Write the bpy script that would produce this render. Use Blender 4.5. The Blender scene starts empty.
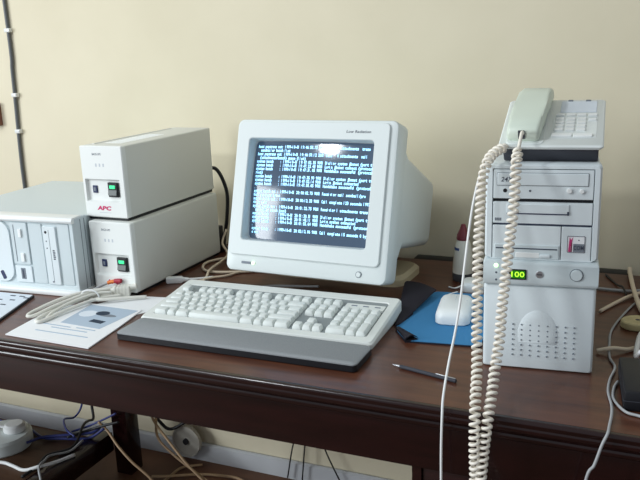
import bpy, bmesh, math, random
from mathutils import Vector, Matrix
random.seed(7)
S = bpy.context.scene
COL = S.collection
D = 0.712                      # height of the desk top above the floor

# ------------------------------------------------------------------ camera
cd = bpy.data.cameras.new('camera'); cam = bpy.data.objects.new('camera', cd); COL.objects.link(cam)
YAW, PITCH, ROLL, FPX = -0.4183, 0.2520, -0.0400, 761.06
fw = Vector((math.sin(YAW)*math.cos(PITCH), math.cos(YAW)*math.cos(PITCH), -math.sin(PITCH)))
r0 = Vector((math.cos(YAW), -math.sin(YAW), 0)); u0 = r0.cross(fw)
r1 = r0*math.cos(ROLL)+u0*math.sin(ROLL); u1 = u0*math.cos(ROLL)-r0*math.sin(ROLL)
M = Matrix((r1, u1, -fw)).transposed().to_4x4(); M.translation = (0, -0.9987, 0.5248+D)
cam.matrix_world = M
cd.sensor_width = 36.0; cd.lens = FPX/640*36; cd.clip_start = 0.02
S.camera = cam
# ------------------------------------------------------------------ light
w = bpy.data.worlds.new('room_light'); S.world = w; w.use_nodes = True
bg = w.node_tree.nodes['Background']; bg.inputs[0].default_value = (0.86, 0.93, 1.0, 1); bg.inputs[1].default_value = 0.40
def area(name, loc, target, sx, sy, power, color):
    l = bpy.data.lights.new(name, 'AREA'); l.shape = 'RECTANGLE'; l.size = sx; l.size_y = sy; l.energy = power; l.color = color
    o = bpy.data.objects.new(name, l); COL.objects.link(o); o.location = loc
    o.rotation_euler = (Vector(target)-Vector(loc)).to_track_quat('-Z', 'Y').to_euler()
    return o
area('ceiling_lamp', (-1.84, -1.72, 2.66), (-0.7, 0.5, 0.8), 0.24, 0.26, 22, (0.92, 0.97, 1.0))
area('added_overhead_fill', (-2.1, -1.0, 2.85), (-2.0, -0.8, 0.0), 1.6, 1.2, 20, (0.92, 0.97, 1.0))  # added overhead fill that softens the shadows; no known fixture
area('added_left_fill', (-4.7, -3.0, 1.7), (-0.6, 0.5, 0.9), 2.0, 1.7, 165, (0.90, 0.96, 1.0))  # added soft fill from the left, kept out of the screen reflection; no known window
vs = S.view_settings
S.display_settings.display_device = 'sRGB'
vs.view_transform = 'Standard'; vs.look = 'None'; vs.exposure = -0.04; vs.gamma = 1.0; vs.use_curve_mapping = False

# ------------------------------------------------------------------ materials
def srgb(r, g, b):
    f = lambda c: (c/255/12.92) if c/255 <= .04045 else ((c/255+.055)/1.055)**2.4
    return (f(r), f(g), f(b), 1)
def mat(name, col, rough=.5, spec=.5, noise=0, nscale=40, bump=0, bscale=300, metal=0, coat=0, emit=None, estr=0, trans=0, col2=None, stretch=None):
    m = bpy.data.materials.new(name); m.use_nodes = True; nt = m.node_tree; b = nt.nodes['Principled BSDF']
    b.inputs['Base Color'].default_value = col; b.inputs['Roughness'].default_value = rough
    b.inputs['Specular IOR Level'].default_value = spec; b.inputs['Metallic'].default_value = metal
    b.inputs['Coat Weight'].default_value = coat; b.inputs['Transmission Weight'].default_value = trans
    if emit: b.inputs['Emission Color'].default_value = emit; b.inputs['Emission Strength'].default_value = estr
    tc = nt.nodes.new('ShaderNodeTexCoord'); mp = nt.nodes.new('ShaderNodeMapping'); nt.links.new(tc.outputs['Object'], mp.inputs[0])
    if stretch: mp.inputs['Scale'].default_value = stretch
    if noise or col2:
        n = nt.nodes.new('ShaderNodeTexNoise'); n.inputs['Scale'].default_value = nscale; n.inputs['Detail'].default_value = 5
        nt.links.new(mp.outputs[0], n.inputs['Vector'])
        rp = nt.nodes.new('ShaderNodeValToRGB'); rp.color_ramp.elements[0].position = .3; rp.color_ramp.elements[1].position = .7
        c2 = col2 or tuple(c*(1-noise) for c in col[:3])+(1,)
        rp.color_ramp.elements[0].color = c2; rp.color_ramp.elements[1].color = col
        nt.links.new(n.outputs['Fac'], rp.inputs[0]); nt.links.new(rp.outputs[0], b.inputs['Base Color'])
    if bump:
        n2 = nt.nodes.new('ShaderNodeTexNoise'); n2.inputs['Scale'].default_value = bscale; n2.inputs['Detail'].default_value = 3
        nt.links.new(mp.outputs[0], n2.inputs['Vector'])
        bp = nt.nodes.new('ShaderNodeBump'); bp.inputs['Strength'].default_value = bump; bp.inputs['Distance'].default_value = .002
        nt.links.new(n2.outputs['Fac'], bp.inputs['Height']); nt.links.new(bp.outputs[0], b.inputs['Normal'])
    return m
MT = dict(
    wall=mat('wall_paint', srgb(228, 219, 194), .8, .25, nscale=3, col2=srgb(219, 210, 184), bump=.15, bscale=60),
    skirt=mat('skirting_paint', srgb(205, 208, 212), .5, noise=.1, nscale=9),
    floor=mat('floor_concrete', srgb(120, 82, 58), .6, nscale=6, col2=srgb(88, 58, 42)),
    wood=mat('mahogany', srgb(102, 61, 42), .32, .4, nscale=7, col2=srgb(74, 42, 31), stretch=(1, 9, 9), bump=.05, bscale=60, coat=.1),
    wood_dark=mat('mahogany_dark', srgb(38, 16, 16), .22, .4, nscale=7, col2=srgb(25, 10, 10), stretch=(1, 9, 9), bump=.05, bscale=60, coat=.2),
    shelf=mat('shelf_wood', srgb(96, 68, 48), .55, nscale=8, col2=srgb(72, 49, 35), stretch=(1, 7, 7)),
    ups=mat('ivory_plastic', srgb(220, 222, 216), .45, .4, bump=.06, bscale=900),
    ups_panel=mat('ivory_panel', srgb(232, 235, 232), .45, .4),
    white=mat('white_plastic', srgb(218, 225, 224), .42, .45, bump=.04, bscale=900),
    tower=mat('cool_white_plastic', srgb(222, 231, 234), .42, .45, bump=.04, bscale=900),
    grey_case=mat('grey_case_plastic', srgb(206, 217, 220), .45, .4, bump=.04, bscale=900),
    light_trim=mat('light_trim', srgb(238, 241, 240), .4, .4),
    seam=mat('seam_grey', srgb(120, 130, 138), .6),
    black=mat('black_plastic', srgb(22, 23, 28), .45, .4),
    dark_grey=mat('dark_grey_plastic', srgb(62, 64, 72), .5, .4),
    switch=mat('switch_grey', srgb(62, 70, 68), .4),
    blue_black=mat('blue_black', srgb(34, 46, 86), .5),
    green_led=mat('green_led', srgb(70, 220, 150), .3, emit=srgb(60, 255, 160), estr=.55),
    white_led=mat('lit_led', srgb(210, 255, 200), .3, emit=srgb(200, 255, 190), estr=1.6),
    lcd=mat('display_green', srgb(30, 120, 10), .3, emit=srgb(40, 150, 10), estr=.25),
    lcd_on=mat('display_digits', srgb(190, 255, 60), .3, emit=srgb(190, 255, 60), estr=1.0),
    red=mat('red_print', srgb(200, 30, 100), .5), pink=mat('pink_print', srgb(196, 60, 120), .5), maroon=mat('maroon_print', srgb(120, 20, 60), .5),
    ink=mat('grey_ink', srgb(120, 128, 138), .6), ink_dark=mat('dark_ink', srgb(62, 70, 86), .6), ink_pale=mat('pale_ink', srgb(196, 202, 208), .6),
    glass=mat('tube_glass', srgb(62, 72, 84), .10, .6, coat=.0, emit=srgb(70, 95, 125), estr=.42),
    text=mat('screen_letters', srgb(205, 235, 255), .5, emit=srgb(125, 205, 255), estr=1.7),
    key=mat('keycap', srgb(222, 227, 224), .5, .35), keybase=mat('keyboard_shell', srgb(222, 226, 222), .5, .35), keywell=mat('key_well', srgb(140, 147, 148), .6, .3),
    foam=mat('rest_foam', srgb(152, 156, 159), .85, .2, noise=.12, nscale=500, bump=.3, bscale=700),
    paper=mat('paper', srgb(238, 240, 242), .7, .2), paper2=mat('paper_cool', srgb(222, 230, 238), .7, .2), print_grey=mat('print_grey', srgb(178, 194, 210), .7, .2), print_dark=mat('print_dark', srgb(50, 62, 78), .7, .2),
    cable=mat('grey_cable', srgb(226, 225, 216), .5), cable_cream=mat('cream_cable', srgb(224, 208, 184), .5), coil=mat('coil_cable', srgb(244, 238, 226), .42),
    cable_white=mat('white_cable', srgb(236, 238, 238), .45), cable_grey=mat('mid_grey_cable', srgb(168, 170, 172), .5), cable_blue=mat('blue_cable', srgb(52, 62, 130), .5), cable_black=mat('black_cable', srgb(24, 24, 28), .5), cable_beige=mat('beige_cable', srgb(176, 146, 112), .55),
    orange=mat('orange_tip', srgb(220, 120, 50), .5), red_tip=mat('red_tip', srgb(170, 40, 60), .5),
    pad_blue=mat('blue_cloth', srgb(66, 130, 178), .85, .15, bump=.2, bscale=900), pad_black=mat('black_rubber', srgb(40, 38, 46), .75, .2),
    mouse=mat('mouse_plastic', srgb(228, 232, 232), .35, .5), handset=mat('handset_plastic', srgb(212, 222, 208), .38, .5), phone=mat('phone_plastic', srgb(226, 232, 230), .42, .45),
    bottle=mat('bottle_plastic', srgb(232, 227, 214), .35, .5, trans=.1), cap=mat('cap_plastic', srgb(120, 44, 54), .45), label_blue=mat('label_blue', srgb(60, 80, 130), .5), glue=mat('bottle_bottom', srgb(72, 74, 78), .4),
    pen=mat('pen_metal', srgb(60, 62, 70), .65, .3), foot=mat('monitor_foot_shaded', srgb(182, 168, 138), .5), tan=mat('tan_wood', srgb(214, 200, 150), .6, noise=.3, nscale=60),  # foot and neck tan: shade under the monitor put into the colour
    pipe=mat('conduit', srgb(92, 95, 98), .45), clip=mat('clip', srgb(226, 226, 222), .5), frame_wood=mat('frame_wood', srgb(128, 82, 62), .5),
    trans=mat('clear_plastic', srgb(176, 172, 162), .35, .4), metal=mat('steel', srgb(190, 192, 196), .3, metal=.9),
)

# ------------------------------------------------------------------ mesh helpers
def fin(bm, smooth=None):
    bmesh.ops.recalc_face_normals(bm, faces=bm.faces[:])
    me = bpy.data.meshes.new('m'); bm.to_mesh(me); bm.free()
    if smooth is not None:
        me.shade_smooth() if smooth is True else me.set_sharp_from_angle(angle=smooth)
        if smooth is not True:
            for p in me.polygons: p.use_smooth = True
    return me
def obj(name, me, m, parent=None, loc=(0, 0, 0), rot=(0, 0, 0)):
    me.name = name
    o = bpy.data.objects.new(name, me); COL.objects.link(o); o.location = loc; o.rotation_euler = rot
    if m and not me.materials: me.materials.append(MT[m] if isinstance(m, str) else m)
    if parent: o.parent = parent
    return o
def tag(o, label, cat, group=None):
    o['label'] = label; o['category'] = cat
    if group: o['group'] = group
    return o
def thing(name, label, cat, loc=(0, 0, 0), rz=0, group=None):
    o = bpy.data.objects.new(name, None); COL.objects.link(o); o.location = loc; o.rotation_euler = (0, 0, rz); o.empty_display_size = .02
    return tag(o, label, cat, group)
def struct(name, me, m):
    o = obj(name, me, m); o['kind'] = 'structure'; return o
SM = math.radians(35)
def box(x0, x1, y0, y1, z0, z1, b=0, seg=2):
    bm = bmesh.new(); bmesh.ops.create_cube(bm, size=1)
    for v in bm.verts: v.co = ((x0+x1)/2+v.co.x*(x1-x0), (y0+y1)/2+v.co.y*(y1-y0), (z0+z1)/2+v.co.z*(z1-z0))
    if b: bmesh.ops.bevel(bm, geom=bm.edges[:], offset=b, segments=seg, affect='EDGES', profile=.5)
    return fin(bm, SM if b else None)
def loft(loops, caps=(True, True), smooth=SM, closed=True, xf=None):
    bm = bmesh.new(); R = []
    for lp in loops: R.append([bm.verts.new(xf(p) if xf else p) for p in lp])
    n = len(R[0])
    for a, b in zip(R, R[1:]):
        for i in range(n if closed else n-1): bm.faces.new((a[i], a[(i+1) % n], b[(i+1) % n], b[i]))
    if caps[0]: bm.faces.new(R[0])
    if caps[1]: bm.faces.new(list(reversed(R[-1])))
    return fin(bm, smooth)
def rr(x0, x1, z0, z1, r, n=4):
    P = []
    for cx, cz, a0 in ((x1-r, z1-r, 0), (x0+r, z1-r, 90), (x0+r, z0+r, 180), (x1-r, z0+r, 270)):
        for k in range(n+1):
            a = math.radians(a0+90*k/n); P.append((cx+r*math.cos(a), cz+r*math.sin(a)))
    return P
def at_y(P, y): return [(x, y, z) for x, z in P]
def at_z(P, z): return [(x, y, z) for x, y in P]
def slab(x0, x1, z0, z1, y0, y1, r=.002, b=.0008):
    """rounded panel standing in the x-z plane, front face at y0 (y0 < y1)"""
    return loft([at_y(rr(x0+b, x1-b, z0+b, z1-b, r), y0), at_y(rr(x0, x1, z0, z1, r), y0+b), at_y(rr(x0, x1, z0, z1, r), y1)])
def frame(o, i, y0, y1, r=.003, ri=.002):
    """flat ring between two rectangles (x0,x1,z0,z1)"""
    A, B = rr(*o, r), rr(*i, ri)
    return loft([at_y(A, y1), at_y(A, y0), at_y(B, y0), at_y(B, y1), at_y(A, y1)], (False, False))
def catmull(P, n=8):
    P = [Vector(p) for p in P]; Q = [2*P[0]-P[1]]+P+[2*P[-1]-P[-2]]; out = []
    for i in range(1, len(Q)-2):
        a, b, c, d = Q[i-1:i+3]
        for k in range(n):
            t = k/n; out.append(.5*((2*b)+(c-a)*t+(2*a-5*b+4*c-d)*t*t+(3*b-a-3*c+d)*t**3))
    out.append(P[-1]); return out
def frames(P):
    T = [(P[min(i+1, len(P)-1)]-P[max(i-1, 0)]).normalized() for i in range(len(P))]
    n = T[0].orthogonal().normalized(); N = []
    for t in T:
        n = (n-t*n.dot(t)).normalized(); N.append((n.copy(), t.cross(n)))
    return T, N
def sweep(P, r, sides=8):
    T, N = frames(P); rad = r if callable(r) else (lambda i: r)
    return loft([[p+rad(i)*(math.cos(2*math.pi*k/sides)*a+math.sin(2*math.pi*k/sides)*b) for k in range(sides)] for i, (p, (a, b)) in enumerate(zip(P, N))], smooth=True)
def tube(P, r, n=8, sides=8): return sweep(catmull(P, n), r, sides)
def coil(P, R, pitch, r, per=12, sides=6, ramp=.012):
    Q = catmull(P, 40); T, N = frames(Q); L = [0]
    for a, b in zip(Q, Q[1:]): L.append(L[-1]+(b-a).length)
    tot = L[-1]; n = int(tot/pitch*per); out = []; j = 0
    for i in range(n+1):
        s = tot*i/n
        while j < len(L)-2 and L[j+1] < s: j += 1
        t = (s-L[j])/max(L[j+1]-L[j], 1e-9); p = Q[j].lerp(Q[j+1], t); a, b = N[j]
        k = min(1, s/ramp, (tot-s)/ramp); ang = 2*math.pi*s/pitch
        out.append(p+R*k*(math.cos(ang)*a+math.sin(ang)*b))
    return sweep(out, r, sides)
def lathe(prof, seg=28):
    return loft([[(r*math.cos(2*math.pi*k/seg), r*math.sin(2*math.pi*k/seg), z) for k in range(seg)] for r, z in prof])
def prism_x(P, x0, x1, b=0, seg=2):
    """outline in y-z, extruded along x"""
    bm = bmesh.new(); A = [bm.verts.new((x0, y, z)) for y, z in P]; B = [bm.verts.new((x1, y, z)) for y, z in P]; n = len(P)
    for i in range(n): bm.faces.new((A[i], A[(i+1) % n], B[(i+1) % n], B[i]))
    bm.faces.new(A); bm.faces.new(B)
    if b: bmesh.ops.bevel(bm, geom=bm.edges[:], offset=b, segments=seg, affect='EDGES', profile=.5)
    return fin(bm, SM)
def prism_z(P, z0, z1, b=0, seg=2):
    bm = bmesh.new(); A = [bm.verts.new((x, y, z0)) for x, y in P]; B = [bm.verts.new((x, y, z1)) for x, y in P]; n = len(P)
    for i in range(n): bm.faces.new((A[i], A[(i+1) % n], B[(i+1) % n], B[i]))
    bm.faces.new(A); bm.faces.new(B)
    if b: bmesh.ops.bevel(bm, geom=bm.edges[:], offset=b, segments=seg, affect='EDGES', profile=.5)
    return fin(bm, SM)
def disc_y(x, z, r, y0, y1, seg=20, b=.0006):
    c = lambda q, y: [(x+q*math.cos(2*math.pi*k/seg), y, z+q*math.sin(2*math.pi*k/seg)) for k in range(seg)]
    return loft([c(r-b, y0), c(r, y0+b), c(r, y1)])
def text_data(s, size=1.0, bold=0.012):
    cu = bpy.data.curves.new('t', 'FONT'); cu.body = s; cu.size = size; cu.resolution_u = 2; cu.offset = bold
    o = bpy.data.objects.new('t', cu); COL.objects.link(o); bpy.context.view_layer.update()
    me = bpy.data.meshes.new_from_object(o.evaluated_get(bpy.context.evaluated_depsgraph_get()))
    V = [tuple(v.co) for v in me.vertices]; F = [tuple(p.vertices) for p in me.polygons]
    bpy.data.objects.remove(o); bpy.data.curves.remove(cu); bpy.data.meshes.remove(me)
    return V, F
def letters(s, x0, x1, z, h, y, sx=None, shear=0, xf=None, bold=.012):
    """flat lettering in the x-z plane from x0 to x1, baseline z, height h"""
    V, F = text_data(s, 1.0, bold); a = min(v[0] for v in V); b = max(v[0] for v in V); lo = min(v[1] for v in V); hi = max(v[1] for v in V)
    k = h/(hi-lo); kx = (x1-x0)/(b-a)
    Q = [(x0+(v[0]-a)*kx+shear*(v[1]-lo)*k, y, z+(v[1]-lo)*k) for v in V]
    me = bpy.data.meshes.new('t'); me.from_pydata([xf(q) for q in Q] if xf else Q, [], F); me.update(); return me
def O(P): return [(x, y, z+D) for x, y, z in P]        # desk heights -> room heights

# ------------------------------------------------------------------ setting
struct('wall_back', box(-4.2, 2.6, .80, .92, 0, 2.9), 'wall')
struct('floor', box(-4.2, 2.6, -3.2, .80, -.1, 0), 'floor')
struct('baseboard_back', prism_x([(.80, 0), (.80, .052), (.79, .055), (.783, .05), (.78, 0)], -4.2, 2.6), 'skirt')

# ------------------------------------------------------------------ desk
desk = thing('desk', 'dark mahogany desk with moulded front edge carrying the computers', 'desk', (-1.0, 0, 0))
X0, X1 = -1.5, 1.45
arc = lambda cy, cz, r, a0, a1, n=6: [(cy+r*math.cos(math.radians(a0+(a1-a0)*k/n)), cz+r*math.sin(math.radians(a0+(a1-a0)*k/n))) for k in range(n+1)]
top = [(.755, D-.028), (.755, D), (.010, D), (.010, D-.026)]
edge = [(.0102, D-.0275), (.0102, D-.0002)]+arc(.0055, D-.0058, .0055, 90, 200, 8)+arc(.009, D-.016, .008, 150, 230, 4)+[(.0101, D-.0275)]
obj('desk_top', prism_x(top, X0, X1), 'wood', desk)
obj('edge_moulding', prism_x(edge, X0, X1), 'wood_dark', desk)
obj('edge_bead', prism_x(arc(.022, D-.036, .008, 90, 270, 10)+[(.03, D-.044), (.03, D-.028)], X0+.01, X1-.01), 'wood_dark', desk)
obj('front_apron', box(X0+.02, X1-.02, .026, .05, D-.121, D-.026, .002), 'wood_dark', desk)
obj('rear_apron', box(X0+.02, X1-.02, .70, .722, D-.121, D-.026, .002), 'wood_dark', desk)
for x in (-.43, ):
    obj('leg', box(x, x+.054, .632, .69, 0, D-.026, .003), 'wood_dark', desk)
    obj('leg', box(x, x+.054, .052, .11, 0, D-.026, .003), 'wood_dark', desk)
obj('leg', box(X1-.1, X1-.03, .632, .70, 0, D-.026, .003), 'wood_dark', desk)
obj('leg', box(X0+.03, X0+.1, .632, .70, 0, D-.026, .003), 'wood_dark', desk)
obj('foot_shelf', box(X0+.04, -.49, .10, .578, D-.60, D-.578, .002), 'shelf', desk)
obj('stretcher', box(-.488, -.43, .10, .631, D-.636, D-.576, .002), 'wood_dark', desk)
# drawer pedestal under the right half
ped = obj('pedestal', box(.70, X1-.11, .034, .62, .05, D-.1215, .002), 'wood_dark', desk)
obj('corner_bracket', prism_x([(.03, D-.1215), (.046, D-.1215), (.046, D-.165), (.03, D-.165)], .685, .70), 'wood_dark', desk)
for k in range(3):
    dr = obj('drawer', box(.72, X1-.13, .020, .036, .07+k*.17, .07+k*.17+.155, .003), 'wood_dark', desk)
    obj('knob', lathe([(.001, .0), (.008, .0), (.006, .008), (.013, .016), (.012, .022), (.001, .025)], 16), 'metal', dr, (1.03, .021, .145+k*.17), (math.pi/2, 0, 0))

# ------------------------------------------------------------------ uninterruptible power supplies
W, DP, H = .1145, .3588, .1648
def ups(loc, rz, label):
    t = thing('power_supply', label, 'power supply', loc, rz, 'battery power supplies stacked beside the monitor')
    P = rr(-W, 0, .0065, H, .004)
    inset = lambda q: rr(-W+q, -q, .0065+q, H-q, .003)
    obj('case', loft([at_y(P, .014), at_y(P, DP-.004), at_y(inset(.004), DP)]), 'ups', t)
    z0, z1, x0, x1 = .0413, .0922, -.107, -.0125
    hole = rr(x0, x1, z0, z1, .0015); h2 = rr(x0+.003, x1-.003, z0+.003, z1-.004, .001)
    f = obj('front_panel', loft([at_y(P, .0138), at_y(P, .002), at_y(inset(.002), 0), at_y(hole, 0), at_y(h2, .0075)], (True, True)), 'ups_panel', t)
    obj('base_plate', box(-W+.004, -.004, .006, DP-.006, 0, .0065), 'black', t)
    b = obj('button', slab(-.0925, -.0805, .0600, .0765, .0045, .009, .001), 'blue_black', t)
    obj('button_mark', slab(-.0895, -.0835, .0635, .0725, .0040, .0052, .0008), 'ink', b)
    sw = obj('rocker_switch', loft([at_y(rr(-.0485, -.0215, .0525, .0848, .0012), y) for y in (.0085, .003)]+[at_y(rr(-.0465, -.0235, .0545, .0828, .001), .001)]), 'black', t)
    obj('switch_rocker', prism_x([(.003, .0560), (-.0025, .0575), (.0003, .0685), (.003, .0685)], -.0460, -.0240), 'switch', sw)
    obj('indicator', slab(-.0425, -.0275, .0715, .0790, -.0006, .002, .0012), 'green_led', sw)
    obj('model_print', letters('BACK-UPS', -.0800, -.0560, .1445, .0052, -.0003), 'ink', t)
    for k in range(3): obj('status_mark', slab(-.0745+k*.010, -.0705+k*.010, .1195, .1265, -.0003, .0005, .0004, .0002), 'ink_pale', t)
    obj('logo_print', letters('APC', -.0815, -.0440, .0225, .0100, -.0003, shear=.18, bold=.05), 'red', t)
    obj('logo_rule', slab(-.0760, -.0440, .0170, .0180, -.0003, .0005, .0003, .0001), 'ink_pale', t)
    obj('top_ridge', box(-W+.014, -W+.018, .03, DP-.03, H-.0005, H+.0012), 'ups', t)
    for k in range(14): obj('top_vent', box(-.082+.0, -.036, .05+k*.012, .054+k*.012, H-.0005, H+.0006), 'light_trim', t)
    return t
ups((-1.0402, .3162, D+.1648), -.0077, 'ivory power supply box on top of its twin, with red logo')
ups((-1.0252, .3014, D), -.0080, 'ivory power supply box at the bottom of the stack, standing on desk')

# ------------------------------------------------------------------ computer lying on its side (left)
t = thing('computer_case', 'pale grey computer tower lying on its side at the left edge', 'computer', (-1.146, .262, D), .06)
HC, WC = .178, .405
P = rr(-WC, 0, .006, HC, .004); P2 = rr(-WC+.003, -.003, .008, HC-.003, .003)
obj('metal_case', loft([at_y(P2, .045), at_y(P2, .43)]), 'grey_case', t)
# bezel: side cheeks stepped, front face slightly recessed under a lip
obj('front_bezel', loft([at_y(P, .046), at_y(P, .006), at_y(rr(-WC+.004, -.004, .012, HC-.004, .003), 0), at_y(rr(-WC+.01, -.012, .020, HC-.012, .003), 0), at_y(rr(-WC+.012, -.014, .022, HC-.014, .003), .003)]), 'grey_case', t)
obj('side_groove', box(-.0008, .0006, .022, .0235, .01, HC-.006), 'seam', t)
obj('side_groove', box(-.0008, .0006, .036, .0375, .01, HC-.006), 'seam', t)
lip = [(-WC-.002, -.012), (-.02, -.012), (.004, -.006), (.004, .05), (-WC-.002, .05)]
obj('bottom_lip', prism_z(lip, 0, .0125, .0035), 'light_trim', t)
obj('top_lip', prism_x([(-.004, HC-.011), (-.006, HC-.006), (-.002, HC+.001), (.03, HC+.002), (.03, HC-.004), (.002, HC-.012)], -WC, -.001, .001), 'light_trim', t)
ox = .019   # measured positions are from a corner this far to the left
def pl(name, x0, x1, z0, z1, m, y0=-.0012, par=t, r=.002): return obj(name, slab(x0-ox, x1-ox, z0, z1, y0, .0035, r), m, par)
pl('blank_panel', -.026, .0035, .024, .164, 'grey_case', .0005)
cdp = pl('disc_drive', -.0665, -.0318, .0175+.006, .1575, 'tower', -.0015)
obj('headphone_jack', disc_y(-.0578-ox, .1445, .0032, -.0024, .001), 'black', cdp)
for zz in (.1238, .1077): obj('indicator', disc_y(-.0583-ox, zz, .0016, -.0022, .001), 'ink_dark', cdp)
obj('tray_line', slab(-.0502-ox, -.0492-ox, .03, .15, -.0019, .001, .0003, .0002), 'seam', cdp)
for k in range(5): obj('maker_print', slab(-.044-ox, -.0385-ox+.001*(k % 2), .082+k*.0048, .0852+k*.0048, -.0018, .001, .0003, .0002), 'ink_dark', cdp)
obj('eject_button', disc_y(-.052-ox, .030, .002, -.0028, .001), 'ink', cdp)
pl('blank_panel', -.1060, -.0695, .024, .162, 'grey_case', .0)
fl = pl('floppy_drive', -.1560, -.1095, .066, .163, 'grey_case', -.0012)
obj('eject_button', slab(-.1325-ox, -.1240-ox, .130, .149, -.005, .001, .001), 'light_trim', fl)
obj('eject_button', slab(-.1325-ox, -.1230-ox, .073, .093, -.005, .001, .001), 'light_trim', fl)
obj('disk_slot', slab(-.147-ox, -.145-ox, .072, .158, -.0018, .001, .0004, .0002), 'seam', fl)
bd = pl('badge_plate', -.1560, -.1095, .0235, .062, 'tower', -.001)
obj('badge', slab(-.1400-ox, -.1275-ox, .031, .057, -.0018, .001, .0006, .0003), 'ink', bd)
obj('badge_mark', slab(-.1360-ox, -.1318-ox, .034, .054, -.0024, .001, .0004, .0002), 'ink_dark', bd)
# curved control panel at the far end
obj('control_panel', loft([at_y([(x-ox, z) for x, z in rr(-.225, -.160, .0225, .166, .030, 6)], y) for y in (-.0022, .004)]), 'tower', t)
sl = obj('power_slot', slab(-.005, .005, -.0105, .0105, -.001, .002, .003, .0005), 'blue_black', t, (-.1908-ox, -.0022, .038), (0, math.radians(-22), 0))

# ------------------------------------------------------------------ monitor
MW, MH, TL = .375, .331, .288
mo = thing('crt_monitor', 'white tube monitor tilted back showing lines of light text', 'monitor', (-.8434+.1868, .3802-.0084, D), -.045)
ct, st = math.cos(TL), math.sin(TL)
def mx(p): a, c, b = p; return (a-MW/2, c*ct+b*st, .0552+b*ct-c*st)     # (across, depth, up) in the tilted housing
def mloft(loops, caps=(True, True), smooth=SM): return loft(loops, caps, smooth, xf=mx)
def mslab(x0, x1, z0, z1, y0, y1, r=.002, b=.0008): return mloft([at_y(rr(x0+b, x1-b, z0+b, z1-b, r), y0), at_y(rr(x0, x1, z0, z1, r), y0+b), at_y(rr(x0, x1, z0, z1, r), y1)])
n = 6
oi = rr(.035, .327, .068, .2895, .008, n)
oi2 = rr(.039, .323, .072, .286, .010, n)
sh = lambda q, c: at_y(rr(q, MW-q, q, MH-q, .014, n), c)
obj('front_shell', mloft([at_y(oi2, .030), at_y(oi, .006), sh(.006, .0015), sh(.0015, .0035), sh(0, .008), sh(.001, .060), sh(.006, .067)], (False, True)), 'white', mo)
pi_ = rr(.035, .327, .068, .2895, .008, n)
po = lambda q: rr(.006+q, MW-.0165-q, .0355+q, MH-.006-q, .010, n)
obj('screen_surround', mloft([at_y(po(0), .004), at_y(po(0), -.0012), at_y(po(.0012), -.0024), at_y(rr(.0335, .3285, .0665, .2910, .009, n), -.0024), at_y(pi_, -.0012), at_y(oi2, .026), at_y(po(0), .004)], (False, False)), 'white', mo)
# rear housing, tapering backwards
def sec(ins, lo, hi, c, r=.02): return at_y(rr(ins, MW-ins, lo, hi, r, n), c)
obj('rear_housing', mloft([sec(.006, .02, .300, .060, .02), sec(.008, .05, .288, .090, .022), sec(.011, .074, .277, .112, .02), sec(.013, .090, .246, .298, .02), sec(.02, .098, .24, .322, .02), sec(.06, .12, .22, .335, .02)]), 'white', mo)
# curved glass
def gc(a, b): return .013+.0072*((a-.1805)/.145)**2+.0056*((b-.181)/.105)**2
bm = bmesh.new(); NA, NB = 20, 16; G = [[bm.verts.new(mx((.036+(.325-.036)*i/NA, gc(.036+(.325-.036)*i/NA, .069+(.288-.069)*j/NB), .069+(.288-.069)*j/NB))) for j in range(NB+1)] for i in range(NA+1)]
for i in range(NA):
    for j in range(NB): bm.faces.new((G[i][j], G[i+1][j], G[i+1][j+1], G[i][j+1]))
scr = obj('screen_glass', fin(bm, True), 'glass', mo)
LINES = [
 'host poptrans out: 1999-10-01 19:46:58.75 2001 Sent   4 attachments  trans',
 '  sendmailer batch list',
 'host poptrans out: 1999-10-01 19:46:59.12 2001 Sent   4 attachments  mail',
 '  (attachments/batch) queue (list)',
 'system batch     : 1999-10-01 19:47:02.35 9001 Dialing system jbmnet (port ttyS1)',
 'system batch     : 1999-10-01 19:47:22.48 9001 Login jbmnet connect (protocol i)',
 'system batch     : 1999-10-01 19:47:31.05 9001 Handshake successful (protocol',
 'root)',
 'system batch     : 1999-10-01 19:47:35.90 9001 Dialing system jbmnet (port ttyS1)',
 'system batch     : 1999-10-01 19:47:52.14 9001 Login jbmnet connected',
 'system batch     : 1999-10-01 19:47:58.65 9001 Handshake successful (protocol)',
 '.',
 'system batch sel : 1999-10-01 20:00:02.75 9001 Receiving mail sendmail/pro',
 'host poptrans bytes',
 'system batch out : 1999-10-01 20:00:12.33 9001 Call complete 123 seconds 1997 b',
 'to do sent',
 'system batch set : 1999-10-01 20:01:22.75 9001 Receiving 1 attachments trans',
 '  sendmailer batch (sys)',
 'system batch     : 1999-10-01 20:01:30.51 9001 Dialing system jbmnet (port ttyS',
 'system batch     : 1999-10-01 20:01:48.11 9001 Login system connected',
 'system batch     : 1999-10-01 20:01:55.64 9001 Handshake successful (protocol',
 '.',
 'system batch     : 1999-10-01 20:02:12.06 9001 Call complete 15 seconds 0 bytes',
 'o net']
GL = {}
def glyph(ch):
    if ch not in GL: GL[ch] = text_data(ch, 1.0, .035)
    return GL[ch]
TV, TF = [], []
ax0, ax1, bz0, bz1 = .0455, .3245, .0840, .2790
cw = (ax1-ax0)/78; chh = (bz1-bz0)/24
for r_, line in enumerate(LINES):
    for c_, ch in enumerate(line[:78]):
        if ch == ' ': continue
        V, F = glyph(ch); k0 = len(TV); lo = min(v[0] for v in V); hi = max(v[0] for v in V); wd = max(hi-lo, .25)
        for x, y, _ in V:
            a = ax0+cw*(c_+.06)+(x-lo)/wd*cw*(.92 if hi-lo > .2 else .4); b = bz1-chh*(r_+1)+chh*.08+y*chh*1.12
            TV.append(mx((a, gc(a, b)-.0006, b)))
        TF += [tuple(i+k0 for i in f) for f in F]
me = bpy.data.meshes.new('t'); me.from_pydata(TV, [], TF); me.update()
obj('screen_text', me, 'text', scr)
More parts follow.
